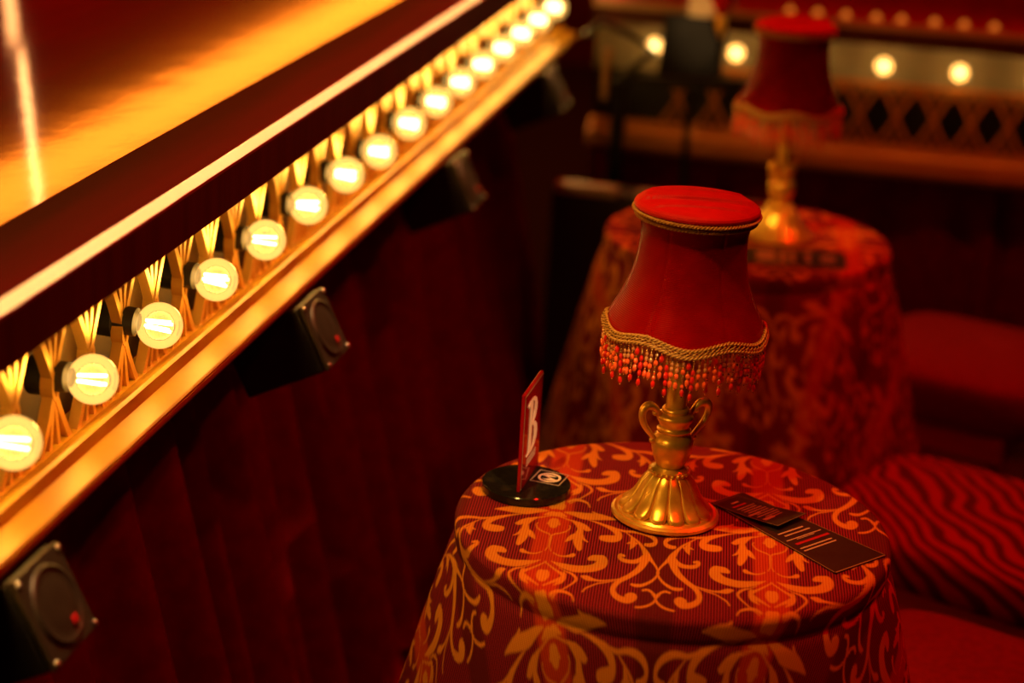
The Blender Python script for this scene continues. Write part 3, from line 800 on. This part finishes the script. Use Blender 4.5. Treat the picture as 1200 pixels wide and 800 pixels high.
Bo = [(0, 0), (.5, 0), (.76, .04), (.95, .14), (1, .26), (.95, .38), (.80, .47), (.62, .525), (.78, .58), (.88, .68), (.89, .80), (.80, .91), (.62, .98), (.42, 1), (.1, .99), (-.04, .95), (-.03, .90), (.12, .92), (.17, .88), (.17, .10), (.14, .04), (0, .03)]
Bh1 = [(.40, .05), (.52, .06), (.66, .12), (.72, .25), (.66, .38), (.54, .47), (.40, .49)]
Bh2 = [(.40, .545), (.50, .56), (.60, .64), (.64, .76), (.58, .88), (.50, .94), (.40, .945)]
sc = lambda lp: [(.022+x*.050, .036+y*.068) for x, y in lp]
filled('letter_b', [sc(Bo), sc(Bh1), sc(Bh2)], .0004, M['letter'], sign, PM @ Matrix.Translation((0, 0, .0006)))
bm = bmesh.new(); rr = random.Random(2)
for j in range(3):
    x = .026
    while x < .070:
        w = rr.uniform(.002, .0045); box(bm, x, min(x+w, .071), .0225+j*.0035, .0245+j*.0035, .0002, .0006); x += w+.001
o = obj('small_print', bm, M['print_dim'], sign); o.matrix_local = PM
# round emblem in a square outline, on the base
q = [onz(x, y, .7517)-Vector((C0.x, C0.y, 0)) for x, y in ((623, 563), (634, 550), (664, 556), (655, 569))]
cq = sum(q, Vector())/4; ex = ((q[3]-q[0])+(q[2]-q[1])).normalized(); hx = (q[3]-q[0]).length/2*.97
ex = Vector((ex.x, ex.y, 0)).normalized(); ey = Vector((-ex.y, ex.x, 0)); h = .0185
EM = Matrix(((ex.x, ey.x, 0, cq.x), (ex.y, ey.y, 0, cq.y), (0, 0, 1, .0112), (0, 0, 0, 1)))
sq = lambda a: [(-a, -a), (a, -a), (a, a), (-a, a)]
circ = lambda r, n=40: [(r*math.cos(2*PI*k/n), r*math.sin(2*PI*k/n)) for k in range(n)]
filled('square_outline', [sq(h), sq(h-.0011)], .0002, M['print_dim'], sign, EM)
Sx = [(-.0105, .004), (-.004, .0078), (.004, .0074), (.0072, .0058), (.001, .0040), (-.003, .0024), (.004, -.0012), (.0105, -.004), (.004, -.0078), (-.004, -.0074), (-.0072, -.0058), (-.001, -.0040), (.003, -.0024), (-.004, .0012)]
filled('round_emblem', [circ(.0138), circ(.0110)], .0002, M['letter'], sign, EM)
filled('emblem_mark', [Sx], .0002, M['letter'], sign, EM)

# ------------------------------------------------------------------ printed cards on the nearer table
def card(name, corners, z, label, lines, lift=0, group=None):
    q = [onz(x, y, z) for x, y in corners]; c = sum(q, Vector())/4
    root = empty(name, (c.x, c.y, z)); tag(root, label, 'card', group)
    L = [p-c for p in q]
    def at(s, tt, dz=0):          # s along the long side, tt across
        p = (L[0]*(1-s)+L[1]*s)*(1-tt)+(L[3]*(1-s)+L[2]*s)*tt
        return Vector((p.x, p.y, dz+lift*s*s))
    def sheet(bm, s0, s1, t0, t1, dz, th, n=8):
        top = [[bm.verts.new(at(s0+(s1-s0)*i/n, tt, dz+th)) for tt in (t0, t1)] for i in range(n+1)]
        bot = [[bm.verts.new(at(s0+(s1-s0)*i/n, tt, dz)) for tt in (t0, t1)] for i in range(n+1)]
        for i in range(n):
            bm.faces.new((top[i][0], top[i+1][0], top[i+1][1], top[i][1])); bm.faces.new((bot[i][0], bot[i][1], bot[i+1][1], bot[i+1][0]))
            bm.faces.new((bot[i][0], bot[i+1][0], top[i+1][0], top[i][0])); bm.faces.new((bot[i][1], top[i][1], top[i+1][1], bot[i+1][1]))
        bm.faces.new((bot[0][0], top[0][0], top[0][1], bot[0][1])); bm.faces.new((bot[n][0], bot[n][1], top[n][1], top[n][0]))
    bm = bmesh.new(); sheet(bm, 0, 1, 0, 1, 0, .0007); obj('sheet', bm, M['card'], root)
    bm = bmesh.new()
    for s0, s1, t0, t1 in ((.0, 1, .0, .012), (.0, 1, .985, 1), (0, .006, 0, 1), (.99, 1, 0, 1)): sheet(bm, s0, s1, t0, t1, .00075, .0001)
    obj('border', bm, M['card_edge'], root)
    for nm, mt, segs in lines:
        bm = bmesh.new()
        for s0, s1, t0, t1 in segs: sheet(bm, s0, s1, t0, t1, .00075, .00015, 2)
        obj(nm, bm, mt, root)
    return root
card('printed_card', [(870, 577), (1038.5, 651), (979, 672), (834, 589)], .7412, 'long dark printed card lying at the table edge, under the smaller card',
     [('printed_lines', M['print_dim'], [(.50, .512, .25, .85), (.535, .547, .2, .8), (.585, .594, .1, .9), (.69, .702, .2, .9), (.72, .732, .2, .9), (.60, .606, .3, .7)]),
      ('red_line', M['ink_red'], [(.635, .655, .1, .85)])])
rl = random.Random(11)
card('printed_card', [(865, 581), (944, 607.5), (911, 622), (836, 591)], .7424, 'short dark printed card with pale lines, on top of the longer card beside the lamp',
     [('printed_lines', M['print_dim'], [(.12+.0, .15, .35, .62)]+[(.30+.055*k, .318+.055*k, rl.uniform(.12, .25), rl.uniform(.7, .92)) for k in range(9)]+[(.52, .56, .55, .95), (.72, .78, .55, .9)]),
      ('red_line', M['ink_red'], [(.215, .245, .3, .8)])], lift=.006)
# same kind of card on the far table
card('printed_card', [(872, 289), (990, 297), (992, 315), (872, 307)], .7412, 'blurred dark card lying in front of the farther lamp',
     [('printed_lines', M['print_dim'], [(.12, .3, .2, .8), (.36, .40, .2, .8), (.46, .50, .2, .8), (.6, .66, .2, .8), (.75, .9, .3, .7)])])

# ------------------------------------------------------------------ upholstered stools
def make_stool(name, loc, rz, w, d, ztop, th, fabric, label, p=4.0, inset=.42):
    root = empty(name, (loc[0], loc[1], 0), rz); tag(root, label, 'stool', 'upholstered stools by the tables')
    bm = bmesh.new(); n = 72
    def sup(tt, k):
        c, s = math.cos(tt), math.sin(tt)
        return (math.copysign(abs(c)**(2/p), c)*w/2*k, math.copysign(abs(s)**(2/p), s)*d/2*k)
    rings = []
    for k, z in ((.93, ztop-th), (.985, ztop-th+.01), (1, ztop-th*.6), (1, ztop-.03), (.985, ztop-.014), (.95, ztop-.005), (.85, ztop+.001), (.6, ztop+.006), (.3, ztop+.008), (.02, ztop+.0085)):
        rings.append([bm.verts.new((*sup(2*PI*i/n, k), z)) for i in range(n)])
    for A, B in zip(rings, rings[1:]):
        for i in range(n): bm.faces.new((A[i], A[(i+1) % n], B[(i+1) % n], B[i]))
    bm.faces.new(rings[-1]); bm.faces.new(rings[0][::-1])
    obj('cushion', bm, fabric, root, True, 60)
    zf = ztop-th-.001
    bm = bmesh.new()
    for a, b, c, dd in ((-w*(inset+.04), w*(inset+.04), -d*.46, -d*.40), (-w*(inset+.04), w*(inset+.04), d*.40, d*.46), (-w*(inset+.04), -w*(inset-.02), -d*.40, d*.40), (w*(inset-.02), w*(inset+.04), -d*.40, d*.40)):
        box(bm, a, b, c, dd, zf-.05, zf)
    obj('seat_rail', bm, M['wood_red'], root)
    bm = bmesh.new()
    box(bm, -w*inset, w*inset, -d*.45, -d*.42, zf-.085, zf-.065)
    obj('stretcher', bm, M['wood_red'], root)
    for sx in (-1, 1):
        for sy in (-1, 1):
            bm = bmesh.new(); lathe(bm, [(.012, .0), (.014, .02), (.018, zf*.5), (.022, zf-.052)], 14, close=True)
            obj('leg', bm, M['wood_red'], root, True, 40, loc=(sx*w*inset, sy*d*.34, 0))
    return root
make_stool('upholstered_stool', (.745, 2.835), math.radians(-35), .46, .40, .45, .075, M['zebra'], 'stool with red and black zebra striped seat behind the nearer table', 6, .38)
make_stool('upholstered_stool', (.690, 2.315), math.radians(-35), .48, .30, .43, .075, M['seat_red'], 'plain red upholstered stool in the lower right corner', 6, .23)
make_stool('upholstered_stool', (.905, 3.66), math.radians(-30), .40, .42, .45, .10, M['seat_red'], 'plain dark red stool beside the farther table', 5, .30)

# ------------------------------------------------------------------ musicians' gear between the stages
def at_depth(x, y, a):
    d = ray(x, y); return d*(a/d.dot(DV))+CAM
# music stand
Pc = at_depth(812, 62, 4.28)
msr = empty('music_stand', (Pc.x, Pc.y, 0), SROT)
tag(msr, 'black music stand seen between the two stages', 'music stand')
k = at_depth(813, 62, 4.28)-at_depth(812, 62, 4.28); pxm = k.length
bm = bmesh.new(); box(bm, -38*pxm, 36*pxm, -.003, .003, -.075, .075)
bmesh.ops.transform(bm, matrix=Matrix.Translation((0, 0, Pc.z+.005)) @ Matrix.Rotation(math.radians(-22), 4, 'X'), verts=bm.verts)
obj('desk', bm, M['black_metal'], msr)
bm = bmesh.new(); box(bm, -62*pxm, 66*pxm, -.05, -.028, Pc.z-.072, Pc.z-.048)
bmesh.ops.rotate(bm, cent=(0, 0, Pc.z-.06), matrix=Matrix.Rotation(math.radians(-3), 3, 'Y'), verts=bm.verts)
obj('ledge', bm, M['black_metal'], msr)
bm = bmesh.new(); tube(bm, [(0, .02, .25), (0, .02, Pc.z-.03)], .009, 10); obj('pole', bm, M['black_metal'], msr, True)
for k in range(3):
    a = 2*PI*k/3+.5; bm = bmesh.new(); tube(bm, [(0, .02, .27), (.14*math.cos(a), .02+.14*math.sin(a), .008)], .007, 8); obj('leg', bm, M['black_metal'], msr, True)
# sheet music and a small red clip lamp on the stand
sh_b = at_depth(828, 30, 4.30)
sm_ = empty('sheet_music', (sh_b.x, sh_b.y, sh_b.z), SROT)
tag(sm_, 'pale sheet music standing on the black music stand', 'sheet music')
bm = bmesh.new(); box(bm, -24*pxm, 22*pxm, 0, .0015, -.03, .20)
bmesh.ops.transform(bm, matrix=Matrix.Translation((0, .012, 0)) @ Matrix.Rotation(math.radians(-16), 4, 'X'), verts=bm.verts)
obj('page', bm, M['paper'], sm_)
bm = bmesh.new(); box(bm, -24*pxm, 22*pxm, .0016, .004, -.03, .20)
bmesh.ops.transform(bm, matrix=Matrix.Translation((0, .012, 0)) @ Matrix.Rotation(math.radians(-16), 4, 'X'), verts=bm.verts)
obj('folder_back', bm, M['card'], sm_)
cl_ = at_depth(845, 28, 4.24)
lp = empty('clip_lamp', tuple(cl_), SROT)
tag(lp, 'small red shaded lamp with gold stem clipped above the music stand', 'clip lamp')
bm = bmesh.new(); lathe(bm, [(.003, -.03), (.009, -.012), (.011, 0), (.010, .008), (.005, .014), (.003, .022)], 20, close=True); obj('stem', bm, M['gold_antique'], lp, True)
bm = bmesh.new(); lathe(bm, [(.006, .016), (.016, .030), (.030, .055), (.040, .085), (.038, .085), (.028, .056), (.014, .031), (.004, .018)], 28); obj('lamp_shade', bm, M['shade_cap'], lp, True)
bm = bmesh.new(); tube(bm, [(0, 0, -.03), (-.002, .01, -.06), (-.006, .018, -.085)], .003, 8); obj('clip', bm, M['black_metal'], lp, True)
# microphone stand
Pm = at_depth(722, 170, 4.2)
mic = empty('microphone_stand', (Pm.x, Pm.y, 0), SROT)
tag(mic, 'black microphone stand with tan microphone near the stage corner', 'microphone stand')
tz = at_depth(722, 95, 4.2).z
bm = bmesh.new(); tube(bm, [(0, 0, .02), (0, 0, tz)], .017, 12); obj('pole', bm, M['black_metal'], mic, True)
bm = bmesh.new(); lathe(bm, [(.0, .0), (.085, .0), (.085, .012), (.03, .024), (.0, .024)], 40); obj('base', bm, M['black_metal'], mic, True, 40)
q0 = at_depth(715, 55, 4.2); q1 = at_depth(708, 150, 4.2)
inv = Matrix.Rotation(-SROT, 4, 'Z')
lq = lambda P: inv @ (P-Vector((Pm.x, Pm.y, 0)))
bm = bmesh.new(); a, b = lq(q0), lq(at_depth(711, 112, 4.2))
a.y -= .03; b.y -= .03
tube(bm, [a, a+(b-a)*.2, a+(b-a)*.25, b], [.011, .011, .008, .0085], 12); obj('microphone', bm, M['tan_metal'], mic, True)
bm = bmesh.new(); tube(bm, [lq(at_depth(686, 42, 4.25)), lq(at_depth(706, 25, 4.25)), lq(at_depth(738, 40, 4.22)), lq(at_depth(766, 60, 4.2)), lq(at_depth(722, 96, 4.2))], .009, 8); obj('boom_arm', bm, M['black_metal'], mic, True)
# keyboard-like case with a pale metal edge, low between the stages
Pk = at_depth(700, 218, 4.02)
kc = empty('equipment_case', (Pk.x, Pk.y, 0), SROT-.06)
tag(kc, 'low black equipment case with pale metal edge behind the nearer lamp', 'equipment case')
bm = bmesh.new(); box(bm, -.10, .40, .0, .075, .012, Pk.z-.012, bev=.006); obj('body', bm, M['black'], kc)
for x0, x1 in ((-.09, .045), (.085, .16), (.2, .38)):
    bm = bmesh.new(); box(bm, x0, x1, -.008, .03, Pk.z-.022, Pk.z, bev=.003); obj('metal_edge', bm, M['pale_metal'], kc)
for x in (-.08, .38):
    for y in (.016, .058):
        bm = bmesh.new(); lathe(bm, [(.01, 0), (.014, .004), (.014, .0125)], 12, close=True); obj('foot', bm, M['black'], kc, True, loc=(x, y, 0))

# ------------------------------------------------------------------ lights
def area(name, loc, target, sx, sy, power, col, spread=None):
    l = bpy.data.lights.new(name, 'AREA'); l.shape = 'RECTANGLE'; l.size = sx; l.size_y = sy; l.energy = power; l.color = col
    if spread: l.spread = spread
    o = bpy.data.objects.new(name, l); COL.objects.link(o); o.location = loc
    o.rotation_euler = (Vector(target)-Vector(loc)).to_track_quat('-Z', 'Y').to_euler(); return o
def spot(name, loc, target, power, col, ang, blend=.6, rad=.08):
    l = bpy.data.lights.new(name, 'SPOT'); l.energy = power; l.color = col; l.spot_size = math.radians(ang); l.spot_blend = blend; l.shadow_soft_size = rad
    o = bpy.data.objects.new(name, l); COL.objects.link(o); o.location = loc
    o.rotation_euler = (Vector(target)-Vector(loc)).to_track_quat('-Z', 'Y').to_euler(); return o
# added unseen area light; the deck mirrors it as an amber band
def mirror_pt(x, y, dist):
    P = onz(x, y, ZT); d = ray(x, y).normalized(); d.z = -d.z; return P+d*dist
s1, s2 = slope_n(143, 188), slope_n(143, 128)
u1, u2 = (ZT-CZ)/s1, (ZT-CZ)/s2
um = (u1+u2)/2; ub = um-.8
za, zb_ = ZT+s1*(u1-ub), ZT+s2*(u2-ub)
bl = st(ub, 4.5, (za+zb_)/2)
l = area('amber_band_light', bl, st(um, 4.5, ZT), 8.0, abs(za-zb_)*.9, 26, (1, .22, .012))
# orient: long side along the stage
zdir = -(st(um, 4.5, ZT)-bl).normalized(); xdir = DV.copy(); ydir = zdir.cross(xdir).normalized()
l.matrix_world = Matrix(((xdir.x, ydir.x, zdir.x, bl.x), (xdir.y, ydir.y, zdir.y, bl.y), (xdir.z, ydir.z, zdir.z, bl.z), (0, 0, 0, 1)))
# added unseen area lights, slanted so the deck mirrors them as streaks
for (xa, ya), (xb, yb), wd_, pw in (((25, 64), (47, 249), .0115, .36), ((8, -30), (16, 50), .024, .25)):
    A, B = mirror_pt(xa, ya, 1.1), mirror_pt(xb, yb, 1.1); mid = (A+B)/2
    dn = ray((xa+xb)/2, (ya+yb)/2); dn.z = -dn.z; zd = dn.normalized(); yd = (A-B).normalized(); xd = yd.cross(zd).normalized(); zd = xd.cross(yd).normalized()
    l = area('streak_light', mid, mid-zd, wd_, (A-B).length, pw, (1, .40, .12))
    l.matrix_world = Matrix(((xd.x, yd.x, zd.x, mid.x), (xd.y, yd.y, zd.y, mid.y), (xd.z, yd.z, zd.z, mid.z), (0, 0, 0, 1)))
# unseen spots: red and amber from above first, then added fills
spot('red_spot', (2.0, 2.9, 4.0), (.5, 2.5, .6), 170, (1, .006, .003), 50)
spot('red_spot', (.4, 5.2, 4.2), (.6, 3.3, .6), 215, (1, .006, .003), 45)
spot('amber_spot', (-.60, 1.25, 3.2), (.13, 2.06, .78), 185, (1, .56, .12), 15, .9, .06)
spot('amber_spot', (-.95, .95, 1.75), (.185, 2.09, .90), 34, (1, .56, .12), 8, .9, .03)  # added low spot to brighten the nearer lamp's urn and stem
spot('amber_spot', (-.6, 2.3, 1.95), (.45, 3.33, .84), 75, (1, .58, .12), 8, .8, .04)  # added spot to brighten the farther lamp's base
spot('warm_fill_spot', (1.0, .3, 2.3), (.035, 2.16, .80), 230, (1, .66, .32), 3.6, .7, .03)  # added narrow spot to brighten the sign's letter
spot('warm_fill_spot', (-.1, 2.6, 3.2), tuple(sh_b), 140, (1, .60, .22), 4, .7, .03)  # added narrow spot to brighten the sheet music
spot('red_spot', (.9, 1.2, 3.2), st(-.75, 2.6, .4), 62, (1, .006, .003), 55, .7)  # added red fill for the left stage curtain
spot('red_spot', (1.2, 3.0, 3.6), st(.5, 4.9, .9), 90, (1, .006, .003), 40, .7)  # added red fill for the rear deck
lz = st(UF-.02, 2.4, 1.95)
l = area('nosing_fill', lz, st(UF-.005, 2.4, ZT), .03, 5.0, 4.2, (1, .62, .26), math.radians(16))  # added unseen strip light to brighten the nosing
zd = (lz-st(UF-.005, 2.4, ZT)).normalized(); yd = DV; xd = yd.cross(zd).normalized()
l.matrix_world = Matrix(((xd.x, yd.x, zd.x, lz.x), (xd.y, yd.y, zd.y, lz.y), (xd.z, yd.z, zd.z, lz.z), (0, 0, 0, 1)))

world = bpy.data.worlds.new('dark_theatre'); scene.world = world; world.use_nodes = True
world.node_tree.nodes['Background'].inputs[0].default_value = (.5, .03, .01, 1); world.node_tree.nodes['Background'].inputs[1].default_value = .012

vs = scene.view_settings; vs.view_transform = 'Standard'; vs.look = 'None'; vs.gamma = 1; vs.exposure = 0; vs.use_curve_mapping = False
scene.cycles.use_denoising = True
scene.cycles.max_bounces = 8; scene.cycles.transparent_max_bounces = 16
scene.cycles.sample_clamp_indirect = 4
